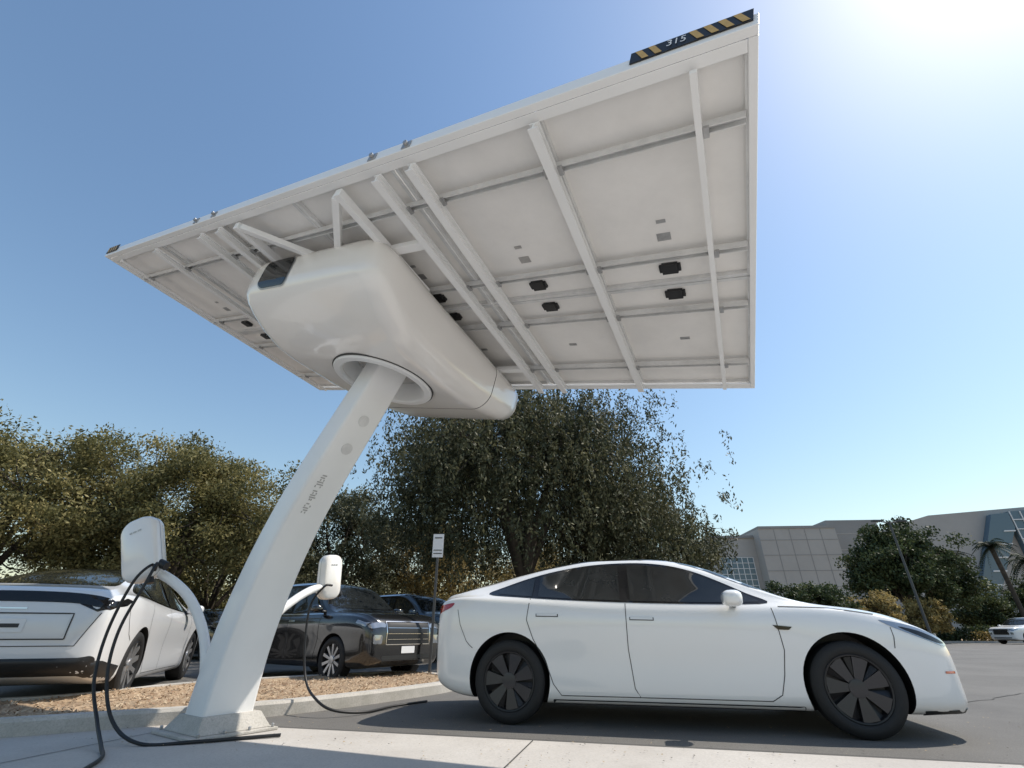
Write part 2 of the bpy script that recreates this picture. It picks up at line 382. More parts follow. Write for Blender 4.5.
dec2+=[('rear_window','T',sm([(-2.02,0),(-2.0,.45),(-1.9,.62),(-1.4,.56),(-.9,.54),(.17,.53),(.19,.0),(.17,-.53),(-.9,-.54),(-1.4,-.56),(-1.9,-.62),(-2.0,-.45)],3),.003,M['glass'],.08),
 ('light_bar','K',sm([(-.78,.985),(-.5,1.04),(0,1.055),(.5,1.04),(.78,.985),(.78,.90),(.5,.945),(0,.955),(-.5,.945),(-.78,.90)],4),.005,M['blackgloss'],.04),
 ('light_bar','RL',[(-2.38,.97),(-2.1,1.01),(-1.98,.99),(-2.1,.94),(-2.38,.87)],.005,M['blackgloss'],.04),
 ('plate_recess','K',rrect(-.50,.50,.64,.83,.03),.004,M['carsilver'],.05),
 ('number_plate','K',rrect(-.16,.16,.68,.80,.015),.009,M['signwhite'],.05),
 ('lower_bumper','K',rrect(-.80,.80,.28,.47,.04),.005,M['black'],.05),
 ('lower_bumper','RL',[(-2.39,.44),(-2.2,.42),(-1.85,.36),(-1.84,.2),(-2.1,.2),(-2.35,.33)],.004,M['black'],.05)]
lin2=lin[:5]+[('recess_edge','K',[(-.52,.62),(-.52,.85),(.52,.85),(.52,.62),(-.52,.62)],.012,.006,M['gap']),
 ('badge','K',[(-.12,.895),(.12,.895)],.014,.006,M['chrome']),('number_plate_text','K',[(-.12,.74),(.12,.74)],.035,.012,M['gap']),
 ('boot_gap','K',[(-.74,.86),(-.62,.56),(.62,.56),(.74,.86)],.008,.004,M['gap'])]
car('white_hatchback',SED,(-6.25,8.0,0),math.radians(110),M['carsilver'],.345,2.875,'alloy',dec2,lin2,1.08,(.62,.99,1.0,M['carsilver']))
SUV=dict(
 zt=[(-2.45,1.0),(-2.42,1.2),(-2.34,1.45),(-2.2,1.64),(-1.9,1.72),(-1.2,1.76),(-.4,1.77),(.1,1.74),(.5,1.62),(.82,1.40),(1.05,1.23),(1.25,1.17),(1.7,1.145),(2.05,1.11),(2.22,1.05),(2.32,.95),(2.36,.82)],
 zb=[(-2.45,.9),(-2.42,1.05),(-2.3,1.12),(-1.5,1.12),(0,1.09),(1.1,1.08),(1.7,1.07),(2.05,1.03),(2.22,.97),(2.32,.87),(2.36,.75)],
 w=[(-2.45,.74),(-2.42,.84),(-2.3,.93),(-1.8,.965),(0,.955),(1.5,.965),(1.9,.955),(2.15,.92),(2.28,.87),(2.34,.80),(2.36,.72)],
 wr=[(-2.45,.58),(-2.2,.69),(-1,.70),(0,.70),(.5,.70),(1.1,.80),(1.7,.82),(2.2,.76),(2.36,.6)],
 rd=[(-2.45,.03),(-1.6,.06),(0,.07),(.6,.06),(1.2,.03),(2.36,.015)],
 zs=[(-2.45,.5),(-2.35,.38),(-1.9,.27),(-1,.24),(1,.24),(1.9,.24),(2.2,.27),(2.36,.36)])
sw=[(.97,1.13),(.72,1.30),(.43,1.50),(.1,1.63),(-.4,1.665),(-1.2,1.65),(-1.8,1.60),(-2.05,1.50),(-2.08,1.27),(-1.95,1.18),(-.5,1.13),(.5,1.12)]
ws=sm([(1.08,0),(1.06,.4),(.98,.72),(.82,.72),(.5,.66),(.22,.62),(.2,.3),(.2,0),(.2,-.3),(.22,-.62),(.5,-.66),(.82,-.72),(.98,-.72),(1.06,-.4)],3)
suvdec=[('window_trim','RL',sm(sw,3),.003,M['blackgloss'],.08),
 ('window_glass','RL',[(.82,1.16),(.43,1.45),(.1,1.59),(-.1,1.61),(-.1,1.15)],.007,M['glass'],.08),
 ('window_glass','RL',[(-.18,1.15),(-.18,1.61),(-1.0,1.62),(-1.05,1.17)],.007,M['glass'],.08),
 ('window_glass','RL',[(-1.14,1.18),(-1.1,1.61),(-1.8,1.55),(-1.98,1.42),(-1.9,1.22)],.007,M['glass'],.08),
 ('windshield','T',ws,.003,M['glass'],.08),
 ('grille','F',rrect(-.52,.52,.62,.96,.05),.004,M['black'],.06),
 ('headlight','F',sm([(.56,.94),(.70,.96),(.86,.92),(.84,.86),(.66,.88),(.56,.88)],3),.005,M['lens'],.04),
 ('headlight','F',sm([(-.56,.94),(-.56,.88),(-.66,.88),(-.84,.86),(-.86,.92),(-.70,.96)],3),.005,M['lens'],.04),
 ('headlight','RL',[(2.27,.95),(2.0,1.0),(1.98,.95),(2.2,.89)],.005,M['lens'],.04),
 ('headlight_lower','F',rrect(.62,.80,.62,.76,.03),.005,M['lens'],.04),('headlight_lower','F',rrect(-.80,-.62,.62,.76,.03),.005,M['lens'],.04),
 ('number_plate','F',rrect(-.16,.16,.47,.58,.01),.012,M['signwhite'],.05),
 ('lower_intake','F',rrect(-.6,.6,.38,.44,.02),.005,M['black'],.05),
 ('tail_light','RL',rrect(-2.40,-2.2,1.0,1.15,.03),.005,M['red'],.05)]
suvlin=[('door_gap','RL',[(.92,1.1),(.94,.7),(.85,.34),(-.1,.34),(-.14,1.12)],.008,.003,M['gap']),
 ('door_gap','RL',[(-.1,.34),(-.95,.34),(-1.12,.7),(-1.2,.85),(-1.1,1.14)],.008,.003,M['gap']),
 ('chrome_strip','RL',[(.94,1.11),(-.5,1.12),(-1.98,1.165)],.018,.007,M['chrome']),
 ('door_handle','RL',[(-.10,1.0),(.10,1.0)],.03,.008,M['chrome']),('door_handle','RL',[(-1.08,1.02),(-.88,1.02)],.03,.008,M['chrome']),
 ('roof_rail','RL',[(.2,1.685),(-1.8,1.69)],.03,.012,M['chrome']),
 ]+[('grille_bar','F',[(-.50,z),(.50,z)],.006,.012,M['chrome']) for z in (.69,.78,.87)]+[('grille_frame','F',[(-.53,.61),(-.53,.97),(.53,.97),(.53,.61),(-.53,.61)],.012,.010,M['chrome'])]
car('black_suv',SUV,(-3.52,10.30,0),math.atan2(-.58,.81),M['carblack'],.37,2.85,'alloy',suvdec,suvlin,.92,(.90,1.02,1.20,M['carblack']))
car('grey_suv',SUV,(-3.0,16.6,0),math.atan2(-.60,.80),M['cargrey'],.37,2.85,'alloy',suvdec,suvlin,1.05,(.90,1.02,1.20,M['cargrey']))
car('black_sedan',SED,(-9.8,17.5,0),math.radians(-35),M['carblack'],.337,2.875,'alloy',dec,lin,1.0,(.62,.99,1.0,M['carblack']))
car('white_suv',SUV,(38.2,39.3,0),math.radians(190),M['carwhite'],.37,2.85,'alloy',suvdec,suvlin,1.0,(.90,1.02,1.20,M['carwhite']))
# ------------------------------------------------------------------ ground
def flat(name,poly,z,m,parent=None):
    return mesh_obj(name,[(x,y,z) for x,y in poly],[tuple(range(len(poly)))],m,parent,fix=False)
flat('ground',[(-700,-700),(700,-700),(700,700),(-700,700)],0,M['asphalt'])
e1=np.array([.97,-.243]);e2=np.array([.243,.97]);p0=np.array([.36,4.4])
def lot(a,b): q=p0+e1*a+e2*b; return (float(q[0]),float(q[1]))
flat('concrete_pavement',[lot(-14,-25),lot(30,-25),lot(30,0),lot(-14,0)],.004,M['concrete'])
mb=MB()
def gstrip(mb,a,b,w,z,mi=0):
    a=np.array(a);b=np.array(b);d=(b-a)/np.linalg.norm(b-a);n=np.array([-d[1],d[0]])*w/2
    mb.add([(*(a+n),z),(*(a-n),z),(*(b-n),z),(*(b+n),z)],[(0,1,2,3)],mi)
gstrip(mb,lot(-14,-.0),lot(30,-.0),.02,.008); 
for k in range(-4,10): gstrip(mb,lot(k*3.1+2.9,-.02),lot(k*3.1+2.9,-25),.010,.008)
mb.obj('pavement_joints',[M['joint']])
mb=MB()
for k in range(0,9): gstrip(mb,(14+k*2.7,34),(15.5+k*2.7,39),.10,.006)
for k in range(6): gstrip(mb,(-14+k*2.7,19.5),(-12.5+k*2.7,24),.1,.006)
mb.obj('road_marking',[M['line']])
mb=MB()
rs=np.random.RandomState(9)
for st_,en in (((4.5,6),(15,13)),((6,9),(7.5,30)),((2.2,16),(28,14)),((12,6),(13,25)),((7,4),(12,8))):
    a=np.array(st_,float);b=np.array(en,float);n=60;off=np.cumsum(rs.normal(size=(n+1,2))*.04,0);pts=[a+(b-a)*t/n+off[t] for t in range(n+1)]
    for p,q in zip(pts[:-1],pts[1:]): gstrip(mb,p,q,.018,.005)
mb.obj('asphalt_cracks',[M['joint']])
isl=[(-12,2.0),(-8,3.1),(-4.6,4.25),(-3.35,4.95),(-2.45,5.55),(-1.75,6.35),(-1.2,7.2),(-.85,7.9),(-.85,8.6),(-1.25,9.4),(-1.9,9.9),(-2.6,9.6),(-4.5,7.8),(-5.2,6.1),(-8,4.9),(-12,4.0)]
isl=[tuple(p) for p in catmull(isl,4,True)]
def insetpoly(P,d):
    out=[];n=len(P)
    for i in range(n):
        a=np.array(P[i-1]);b=np.array(P[(i+1)%n]);t=(b-a)/np.linalg.norm(b-a); out.append(tuple(np.array(P[i])+np.array([-t[1],t[0]])*d))
    return out
inn=insetpoly(isl,.15); i2=insetpoly(isl,.02)
n=len(isl); vs=[(x,y,0) for x,y in isl]+[(x,y,.10) for x,y in isl]+[(x,y,.125) for x,y in i2]+[(x,y,.125) for x,y in inn]+[(x,y,.06) for x,y in inn]
fs=[]
for l in range(4):
    for i in range(n): fs.append((l*n+i,l*n+(i+1)%n,(l+1)*n+(i+1)%n,(l+1)*n+i))
mesh_obj('kerb',vs,fs,M['kerb'],smooth=True,fix=False,sharp=35)
v2,f2=fill2d(inn,.09)
rs=np.random.RandomState(5)
vs=[(x,y,.10+.02*math.sin(3*x+y)*math.cos(2.3*y)+rs.uniform(-.012,.018)) for x,y in v2]
mbm=MB(); mbm.add(vs,f2,0)
for k in range(14000):
    i=rs.randint(len(v2)); x,y=v2[i][0]+rs.uniform(-.06,.06),v2[i][1]+rs.uniform(-.06,.06)
    if y>11 or x<-7: continue
    a=rs.uniform(0,6.28);l=rs.uniform(.010,.028);w=l*rs.uniform(.25,.6);z=vs[i][2]+rs.uniform(.004,.016);tz=rs.uniform(-.012,.012)
    ca,sa=math.cos(a),math.sin(a)
    mbm.add([(x-ca*l-sa*w,y-sa*l+ca*w,z-tz),(x-ca*l+sa*w,y-sa*l-ca*w,z-tz),(x+ca*l,y+sa*l,z+tz)],[(0,1,2)],1+rs.randint(2))
mesh_obj('mulch_bed',mbm.v,mbm.f,[M['mulch'],mat('chip_tan',(.48,.37,.25),.9),mat('chip_brown',(.28,.18,.11),.9)],None,False,mbm.m,fix=False)
mbg=MB()
for k in range(1800):
    a_=rs.uniform(-9,7);b_=rs.exponential(1.6)-.9
    x,y=lot(a_,b_)
    s=rs.uniform(.003,.011);a=rs.uniform(0,6.28)
    mbg.add([(x+s*math.cos(a+t),y+s*math.sin(a+t),.012+rs.uniform(0,.006)) for t in (0,2.1,4.2)],[(0,1,2)],rs.randint(2))
mesh_obj('leaf_litter',mbg.v,mbg.f,[mat('litter_tan',(.35,.26,.15),.9),mat('litter_dark',(.07,.06,.05),.9)],None,False,mbg.m,fix=False)
# ------------------------------------------------------------------ canopy
S=1.95
Ar=np.array([.528,.510,1.171])*S
Uv=np.array([.689,1.557,-.067]);Vv=np.array([-2.821,1.489,.756])
LU=np.linalg.norm(Uv)*S*.965;LV=np.linalg.norm(Vv)*S
Uv/=np.linalg.norm(Uv);Vv/=np.linalg.norm(Vv);Nv=np.cross(Uv,Vv);Nv/=np.linalg.norm(Nv)
A_=Ar+np.array([0,0,CAMH])+Uv*.045-Nv*.02+Vv*.02
def P(u,v,d): q=A_+Uv*u+Vv*v-Nv*d; return (float(q[0]),float(q[1]),float(q[2]))
CAN=empty('solar_charging_canopy')
mb=MB()
mw=LV/6
ju=1.58
for i in range(6):
    for (ua,ub) in ((0.03,ju),(ju,LU-.03)):
        v0,v1=i*mw+.006,(i+1)*mw-.006
        ua2,ub2=ua+.006,ub-.006
        mb.box((ua2,v0,-.006),(ub2,v1,.0),0,P)
        mb.box((ua2,v0,-.018),(ub2,v1,-.008),2,P)
        f=.028
        mb.box((ua2,v0,.001),(ua2+f,v1,.034),1,P); mb.box((ub2-f,v0,.001),(ub2,v1,.034),1,P)
        mb.box((ua2+f,v0,.001),(ub2-f,v0+f,.034),1,P); mb.box((ua2+f,v1-f,.001),(ub2-f,v1,.034),1,P)
mb.obj('solar_panels',[M['sheet'],M['alu'],M['pvglass']],CAN)
RU=(.36,1.25,1.87,2.72)
mb=MB()
for u in RU:
    mb.box((u-.022,.03,.036),(u+.022,LV-.03,.046),0,P); mb.box((u-.022,.03,.046),(u-.016,LV-.03,.082),0,P); mb.box((u+.016,.03,.046),(u+.022,LV-.03,.082),0,P)
mb.obj('rails',[M['alu']],CAN)
mb=MB()
for v,w in ((.24,.016),(1.05,.03),(1.93,.032),(2.23,.032),(4.17,.032),(4.47,.032),(5.35,.03),(LV-.24,.016)):
    d1=.14 if w>.03 else .125
    if w>.02:
        mb.box((.04,v-w,.084),(LU-.04,v+w,.092),0,P); mb.box((.04,v-.006,.092),(LU-.04,v+.006,d1),0,P); mb.box((.04,v-w,d1),(LU-.04,v+w,d1+.008),0,P)
    else: mb.box((.04,v-w,.084),(LU-.04,v+w,.108),0,P)
    for u in RU:
        mb.box((u-.03,v-w-.03,.083),(u+.03,v-w-.002,.10),1,P)
        if w>.02: mb.box((u-.03,v+w+.002,.083),(u+.03,v+w+.03,.10),1,P)
mb.obj('cross_beams',[M['whitepaint'],M['galv']],CAN)
mb=MB()
mb.box((-.045,-.02,-.02),(.0,LV+.02,.06),0,P); mb.box((LU-.0,-.02,-.02),(LU+.03,LV+.02,.06),0,P)
mb.box((.001,-.02,-.02),(LU-.001,.02,.06),0,P); mb.box((.001,LV-.02,-.02),(LU-.001,LV+.02,.06),0,P)
mb.box((.002,.021,.052),(.06,LV-.021,.06),0,P); mb.box((LU-.06,.021,.052),(LU-.002,LV-.021,.06),0,P)
mb.obj('perimeter_frame',[M['whitepaint']],CAN,bevel=.004)
mb=MB()
for i in range(6):
    vc=(i+.5)*mw
    for u in (1.42,1.72):
        mb.box((u-.05,vc-.055,.003),(u+.05,vc+.055,.028),0,P)
        mb.box((u-.035,vc-.075,.003),(u+.035,vc-.056,.02),0,P); mb.box((u-.035,vc+.056,.003),(u+.035,vc+.075,.02),0,P)
    mb.box((1.08,vc-.045,.001),(1.15,vc+.045,.003),1,P); mb.box((2.35,vc-.04,.001),(2.39,vc+.04,.003),1,P); mb.box((.96,vc-.03,.001),(.99,vc+.03,.003),1,P)
mb.obj('junction_boxes',[M['black'],M['galv']],CAN,bevel=.005)
mb=MB()
for v in (1.93,2.23,4.17,4.47):
    mb.tube([P(-.047,v,.02),P(-.07,v,.02)],.016,8,0)
    mb.box((-.051,v-.035,-.005),(-.0455,v+.035,.05),0,P)
mb.obj('edge_brackets',[M['galv']],CAN)
mb=MB()
for v in (2.62,3.90): mb.box((.05,v-.03,.086),(1.2,v+.03,.15),0,P)
mb.box((.62,2.27,.094),(.70,4.13,.135),0,P); mb.box((2.60,2.27,.094),(2.68,4.13,.135),0,P)
def pbar(a,b,w=.028,d0=.10,d1=.15):
    a=np.array(a);b=np.array(b);t=(b-a)/np.linalg.norm(b-a);n=np.array([-t[1],t[0]])*w
    q=[a+n,a-n,b-n,b+n]; vs=[P(x,y,d0) for x,y in q]+[P(x,y,d1) for x,y in q]
    mb.add(vs,[(0,1,2,3),(4,5,6,7),(0,1,5,4),(1,2,6,5),(2,3,7,6),(3,0,4,7)])
pbar((.08,2.66),(.61,3.18)); pbar((.08,3.86),(.61,3.34))
mb.obj('housing_subframe',[M['whitepaint']],CAN,bevel=.003)
def rring(u,v0,v1,d0,d1,r,n=10):
    o=[];r=min(r,(v1-v0)/2*.98,(d1-d0)/2*.98)
    for cv,cd,a in ((v1-r,d1-r,0),(v0+r,d1-r,90),(v0+r,d0+r,180),(v1-r,d0+r,270)):
        for k in range(n):
            t=math.radians(a+90*k/(n-1)); o.append((u,cv+r*math.cos(t),cd+r*math.sin(t)))
    return o
D0=.105
st=[(.475,2.90,3.95,.17,.36,.05),(.480,2.78,4.08,.14,.39,.07),(.492,2.67,4.17,.12,.425,.09),(.52,2.58,4.23,.112,.465,.11),(.58,2.51,4.27,D0,.52,.14),(.68,2.48,4.28,D0,.59,.16),(.84,2.47,4.28,D0,.675,.18),(1.02,2.47,4.26,D0,.74,.19),(1.20,2.47,4.24,D0,.765,.20),
 (1.75,2.47,4.20,D0,.765,.20),(2.2,2.47,4.16,D0,.735,.20),(2.46,2.47,4.13,D0,.69,.20)]
seam=[(2.462,2.482,4.118,D0+.01,.678,.19),(2.470,2.482,4.118,D0+.01,.676,.19)]
st2=[(2.472,2.47,4.13,D0,.688,.20),(2.7,2.47,4.12,D0,.645,.19),(2.95,2.48,4.10,D0,.59,.18),(3.12,2.51,4.07,D0,.53,.16),(3.21,2.58,3.99,.12,.47,.13),(3.255,2.70,3.88,.15,.41,.10),(3.27,2.9,3.7,.2,.34,.06)]
al=st+seam+st2; rings=[rring(*s) for s in al]; m=len(rings[0]); vs=[P(*p) for r in rings for p in r]; fs=[];fm=[]
for i in range(len(rings)-1):
    for j in range(m): fs.append((i*m+j,i*m+(j+1)%m,(i+1)*m+(j+1)%m,(i+1)*m+j)); fm.append(1 if len(st)-1<=i<=len(st)+1 else 0)
fs.append(tuple(range(m)));fs.append(tuple((len(rings)-1)*m+j for j in range(m))); fm+=[0,0]
HB=mesh_obj('battery_housing',vs,fs,[M['whitebox'],M['gap']],CAN,True,fm)
hb=BVHTree.FromPolygons([Vector(v) for v in vs],fs)
HU,HV=1.66,3.25
cv=[];cf=[];NN=64
for d in (.55,1.1):
    for q in range(NN): cv.append(P(HU+.42*math.cos(2*math.pi*q/NN),HV+.42*math.sin(2*math.pi*q/NN),d))
for q in range(NN): cf.append((q,(q+1)%NN,NN+(q+1)%NN,NN+q))
cf+= [tuple(range(NN)),tuple(range(NN,2*NN))]
cut=mesh_obj('cut',cv,cf,[M['whitebox']])
mo=HB.modifiers.new('h','BOOLEAN');mo.operation='DIFFERENCE';mo.object=cut;mo.solver='EXACT'
bpy.context.view_layer.update()
me=bpy.data.meshes.new_from_object(HB.evaluated_get(bpy.context.evaluated_depsgraph_get())); HB.modifiers.clear(); HB.data=me
for p in me.polygons:p.use_smooth=True
me.set_sharp_from_angle(angle=math.radians(35)); bpy.data.objects.remove(cut)
def lathe_N(prof,n=64):
    vs=[];fs=[]
    for r,d in prof:
        for q in range(n): vs.append(P(HU+r*math.cos(2*math.pi*q/n),HV+r*math.sin(2*math.pi*q/n),d))
    for i in range(len(prof)-1):
        for q in range(n): fs.append((i*n+q,i*n+(q+1)%n,(i+1)*n+(q+1)%n,(i+1)*n+q))
    return vs,fs
v,f=lathe_N([(.51,.72),(.51,.782),(.50,.792),(.44,.795),(.425,.782),(.418,.745),(.41,.56)])
mesh_obj('collar_ring',v,f,M['whitepaint'],CAN,True,sharp=30)
v,f=lathe_N([(.522,.72),(.522,.772),(.513,.772)])
mesh_obj('collar_gap',v,f,M['gap'],CAN,True,sharp=30)
v,f=lathe_N([(.36,.56),(.34,.62),(.25,.64),(.01,.64)])
mesh_obj('slew_bearing',v,f,M['galv'],CAN,True,sharp=30)
def proj_dir(bvh,v2,f2,tof,dirv,off):
    vs=[];d=Vector(dirv)
    for a,b in v2:
        o=Vector(tof(a,b)); h=bvh.ray_cast(o,d)
        vs.append(h[0]+(h[1] if h[1].dot(d)<0 else -h[1])*off if h[0] else o)
    return vs,f2
for nm,pl,off,mm in (('window_gasket',rrect(3.56,4.00,.135,.445,.08),.004,M['galv']),('camera_window',rrect(3.575,3.985,.147,.432,.07),.008,M['glass'])):
    v2,f2=fill2d(pl,.03); v,f=proj_dir(hb,v2,f2,lambda a,b:P(-1,a,b),Uv,off); mesh_obj(nm,v,f,mm,CAN,True,fix=False)
# arm: smooth arc
ctrl=[(-2.47,4.79,.10),(-2.41,4.745,.62),(-2.235,4.62,1.21),(-1.97,4.43,1.79),(-1.63,4.20,2.31),P(HU,HV,.60)]
path=[Vector(p) for p in catmull(ctrl,11)]
for _ in range(60):
    q=[p.copy() for p in path]
    for i in range(1,len(path)-1): path[i]=q[i]*.5+(q[i-1]+q[i+1])*.25
hor=Vector((.78,-.55,0)).normalized(); side=Vector((-hor.y,hor.x,0))
vs=[];fs=[];m=0
for i,p in enumerate(path):
    t=(path[min(i+1,len(path)-1)]-path[max(i-1,0)]).normalized(); s=side; b=t.cross(s).normalized()
    f=i/(len(path)-1); hw_=.215-.045*f; hh=.155-.03*f; r=.03
    ring=[]
    for sx,sy,a in ((1,1,0),(-1,1,90),(-1,-1,180),(1,-1,270)):
        for k in range(4):
            an=math.radians(a+30*k); ring.append(p+s*(sx*(hw_-r)+r*math.cos(an))+b*(sy*(hh-r)+r*math.sin(an)))
    m=len(ring); vs+=ring
for i in range(len(path)-1):
    for j in range(m): fs.append((i*m+j,i*m+(j+1)%m,(i+1)*m+(j+1)%m,(i+1)*m+j))
fs+= [tuple(range(m)),tuple((len(path)-1)*m+j for j in range(m))]
arm=mesh_obj('curved_column',vs,fs,M['whitepaint'],CAN,True,sharp=50)
def onarm(i0,a):
    p=path[int(i0)].lerp(path[min(int(i0)+1,len(path)-1)],i0-int(i0))
    t=(path[min(int(i0)+1,len(path)-1)]-path[max(int(i0)-1,0)]).normalized(); b=t.cross(side).normalized()
    return p+side*a,b,t
mbl=MB();mbc=MB()
probe=onarm(20,0)[1]; sgn=1 if (Vector((0,0,.73))-path[20]).dot(probe)>0 else -1
for i0,a in ((43.5,.0),(47.5,.0)):
    p,b,t=onarm(i0,a); b=b*sgn; f=i0/(len(path)-1); hh=.155-.03*f
    mbc.tube([p+b*(hh-.004),p+b*(hh+.005)],.055,20)
mbc.obj('access_caps',[M['alu']],CAN,True,40)
for k in range(18):
    i0=33+k*.36
    if k in (5,11): continue
    ln=random.choice([.03,.045,.055,.065])
    p,b,t=onarm(i0,-.06+.008*(k%2)); b=b*sgn; f=i0/(len(path)-1); hh=.155-.03*f
    c0=p+b*(hh+.002)
    if k%3==0:
        mbl.add([c0-side*ln*.5-t*.009,c0-side*(ln*.5-.012)-t*.009,c0-side*(ln*.5-.012)+t*.009,c0-side*ln*.5+t*.009],[(0,1,2,3)])
        mbl.add([c0+side*(ln*.5-.012)-t*.009,c0+side*ln*.5-t*.009,c0+side*ln*.5+t*.009,c0+side*(ln*.5-.012)+t*.009],[(0,1,2,3)])
    else: mbl.add([c0-side*ln*.5-t*.006,c0+side*ln*.5-t*.006,c0+side*ln*.5+t*.006,c0-side*ln*.5+t*.006],[(0,1,2,3)])
mbl.obj('column_lettering',[M['galv']],CAN)
FT=lambda x,y,z:(-2.46+x*hor.x+y*side.x,4.80+x*hor.y+y*side.y,z)
mb=MB()
mb.box((-.34,-.36,.005),(.34,.34,.028),0,FT); 
vs=[FT(sx*(.29-.09*t),sy*(.30-.06*t),.029+.11*t) for t in (0,1) for sx,sy in ((-1,-1),(1,-1),(1,1),(-1,1))]
mb.add(vs,[(0,3,2,1),(4,5,6,7),(0,1,5,4),(1,2,6,5),(2,3,7,6),(3,0,4,7)],0)
for sx in (-1,1):
    for sy in (-.30,-.10,.10,.30):
        mb.tube([FT(sx*.315,sy,.028),FT(sx*.315,sy,.055)],.014,6,1)
mb.obj('foot_plate',[M['kerb'],M['galv']],CAN,bevel=.006)
# hazard plates
mb=MB()
for (va,vb) in ((.0,.52),(LV-.26,LV-.0)):
    mb.box((-.053,va,-.05),(-.047,vb,.03),0,P)
    k=va+.01
    while k+.07<vb:
        q=[P(-.0555,k+.0,.026),P(-.0555,k+.03,.026),P(-.0555,k+.07,-.046),P(-.0555,k+.04,-.046)]
        if not (va<1 and .22<k<.33): mb.add(q,[(0,1,2,3)],1)
        k+=.06
mb.obj('hazard_plate',[M['black'],M['yellow']],CAN)
cu=bpy.data.curves.new('unit_number','FONT'); cu.body='315'; cu.size=.06; cu.align_x='CENTER'; cu.align_y='CENTER'; cu.materials.append(M['signwhite'])
to=bpy.data.objects.new('unit_number',cu); link(to,CAN)
X=-Vector(Vv);Y=Vector(Nv);Z=-Vector(Uv); mt=Matrix((X,Y,Z)).transposed().to_4x4(); mt.translation=Vector(P(-.058,.31,-.01)); to.matrix_world=mt
# ------------------------------------------------------------------ chargers
def charger(loc,face,tilt,armpts,cables,size=1.):
    E=empty('ev_charger')
    fz=Vector((0,0,1)); fx=Vector((math.cos(face),math.sin(face),0))
    fy=fz.cross(fx)
    Rm=Matrix.Rotation(tilt,3,fx)
    fz=Rm@fz; fy=Rm@fy
    O=Vector(loc)
    w,h,t=.165*size,.30*size,.085*size
    vs=[];fs=[];out=rrect(-w,w,-h,h,.12*size,6); n=len(out)
    lv=[(-t,.86),(-t*.85,.95),(-t*.5,1.0),(t*.4,1.0),(t*.8,.94),(t,.82)]
    for d,s in lv:
        for a,b in out: vs.append(O+fx*d+fy*a*s+fz*b*(1-(1-s)*.55))
    for i in range(len(lv)-1):
        for j in range(n): fs.append((i*n+j,i*n+(j+1)%n,(i+1)*n+(j+1)%n,(i+1)*n+j))
    fs+=[tuple(range(n)),tuple((len(lv)-1)*n+j for j in range(n))]
    mesh_obj('charger_case',vs,fs,M['whitebox'],E,True,sharp=50)
    o2=rrect(-w-.002,w+.002,-h-.002,h+.002,.12*size,6); q=[];n2=len(o2)
    for d in (-t*.08,-t*.0): q+=[O+fx*d+fy*a+fz*b for a,b in o2]
    mesh_obj('shell_seam',q,[(j,(j+1)%n2,n2+(j+1)%n2,n2+j) for j in range(n2)],M['galv'],E,True)
    mb=MB()
    for (x0_,x1_) in ((-.055,-.03),(-.022,.012),(.02,.055)):
        mb.add([O+fx*(t+.003)+fy*a*size+fz*(b+.16)*size for a,b in rrect(x0_,x1_,-.008,.008,.003,2)],[tuple(range(12))],0)
    mb.tube([O-fz*(h-.02)+fy*.05,O-fz*(h+.05)+fy*.05],.028,12,1)
    mb.tube([O-fz*(h-.10)+fy*(w-.02)+fx*.0,O-fz*(h-.04)+fy*(w+.04)],.038,12,1)
    mb.obj('charger_details',[M['galv'],M['black']],E,True,40)
    mb=MB(); mb.tube(catmull(armpts,6),.042,12); mb.obj('charger_arm',[M['whitepaint']],E,True,50)
    for c in cables:
        mb=MB(); mb.tube(catmull(c,10),.0125,8); mb.obj('charging_cable',[M['cable']],E,True,60)
    return E
charger((-3.50,4.66,1.43),math.radians(-95),math.radians(24),[(-2.62,4.78,.10),(-2.68,4.8,.40),(-2.78,4.8,.70),(-2.96,4.77,.98),(-3.16,4.73,1.15),(-3.42,4.72,1.27)],
 [[(-3.28,4.60,1.24),(-3.26,4.50,1.27),(-3.34,4.46,1.12),(-3.40,4.45,.75),(-3.33,4.4,.40),(-3.12,4.3,.14),(-2.85,4.05,.03),(-2.65,3.8,.018),(-2.5,3.45,.018),(-2.3,3.0,.018)],
  [(-3.28,4.60,1.24),(-3.20,4.48,1.28),(-3.20,4.42,1.10),(-3.27,4.40,.75),(-3.22,4.38,.42),(-3.02,4.32,.14),(-2.70,4.22,.02),(-2.35,4.30,.018),(-2.05,4.45,.018),(-1.82,4.55,.02)]])
charger((-2.18,6.02,1.32),math.radians(-30),math.radians(6),[(-2.44,5.02,.10),(-2.45,5.12,.5),(-2.42,5.30,.85),(-2.34,5.5,1.03),(-2.27,5.78,1.16),(-2.20,5.98,1.20)],
 [[(-2.10,5.93,1.22),(-2.16,5.85,1.2),(-2.28,5.85,1.0),(-2.26,5.85,.6),(-2.16,5.8,.28),(-1.95,5.6,.14),(-1.75,5.55,.06),(-1.5,5.75,.02),(-1.3,6.2,.02),(-1.0,6.6,.02)]],.82)
# ------------------------------------------------------------------ sign post
SG=empty('parking_sign',(-1.40,9.3,0))
mb=MB(); mb.box((-.022,-.022,.05),(.022,.022,2.25)); mb.obj('post',[M['metalpost']],SG,bevel=.004)
mb=MB(); mb.box((-.10,-.034,1.98),(.10,-.026,2.40),0); mb.box((-.07,-.038,2.32),(.07,-.0345,2.34),1); mb.box((-.08,-.038,2.04),(.08,-.0345,2.055),1); mb.box((-.08,-.038,2.10),(.08,-.0345,2.115),1)
mb.obj('sign_plate',[M['signwhite'],M['gap']],SG)
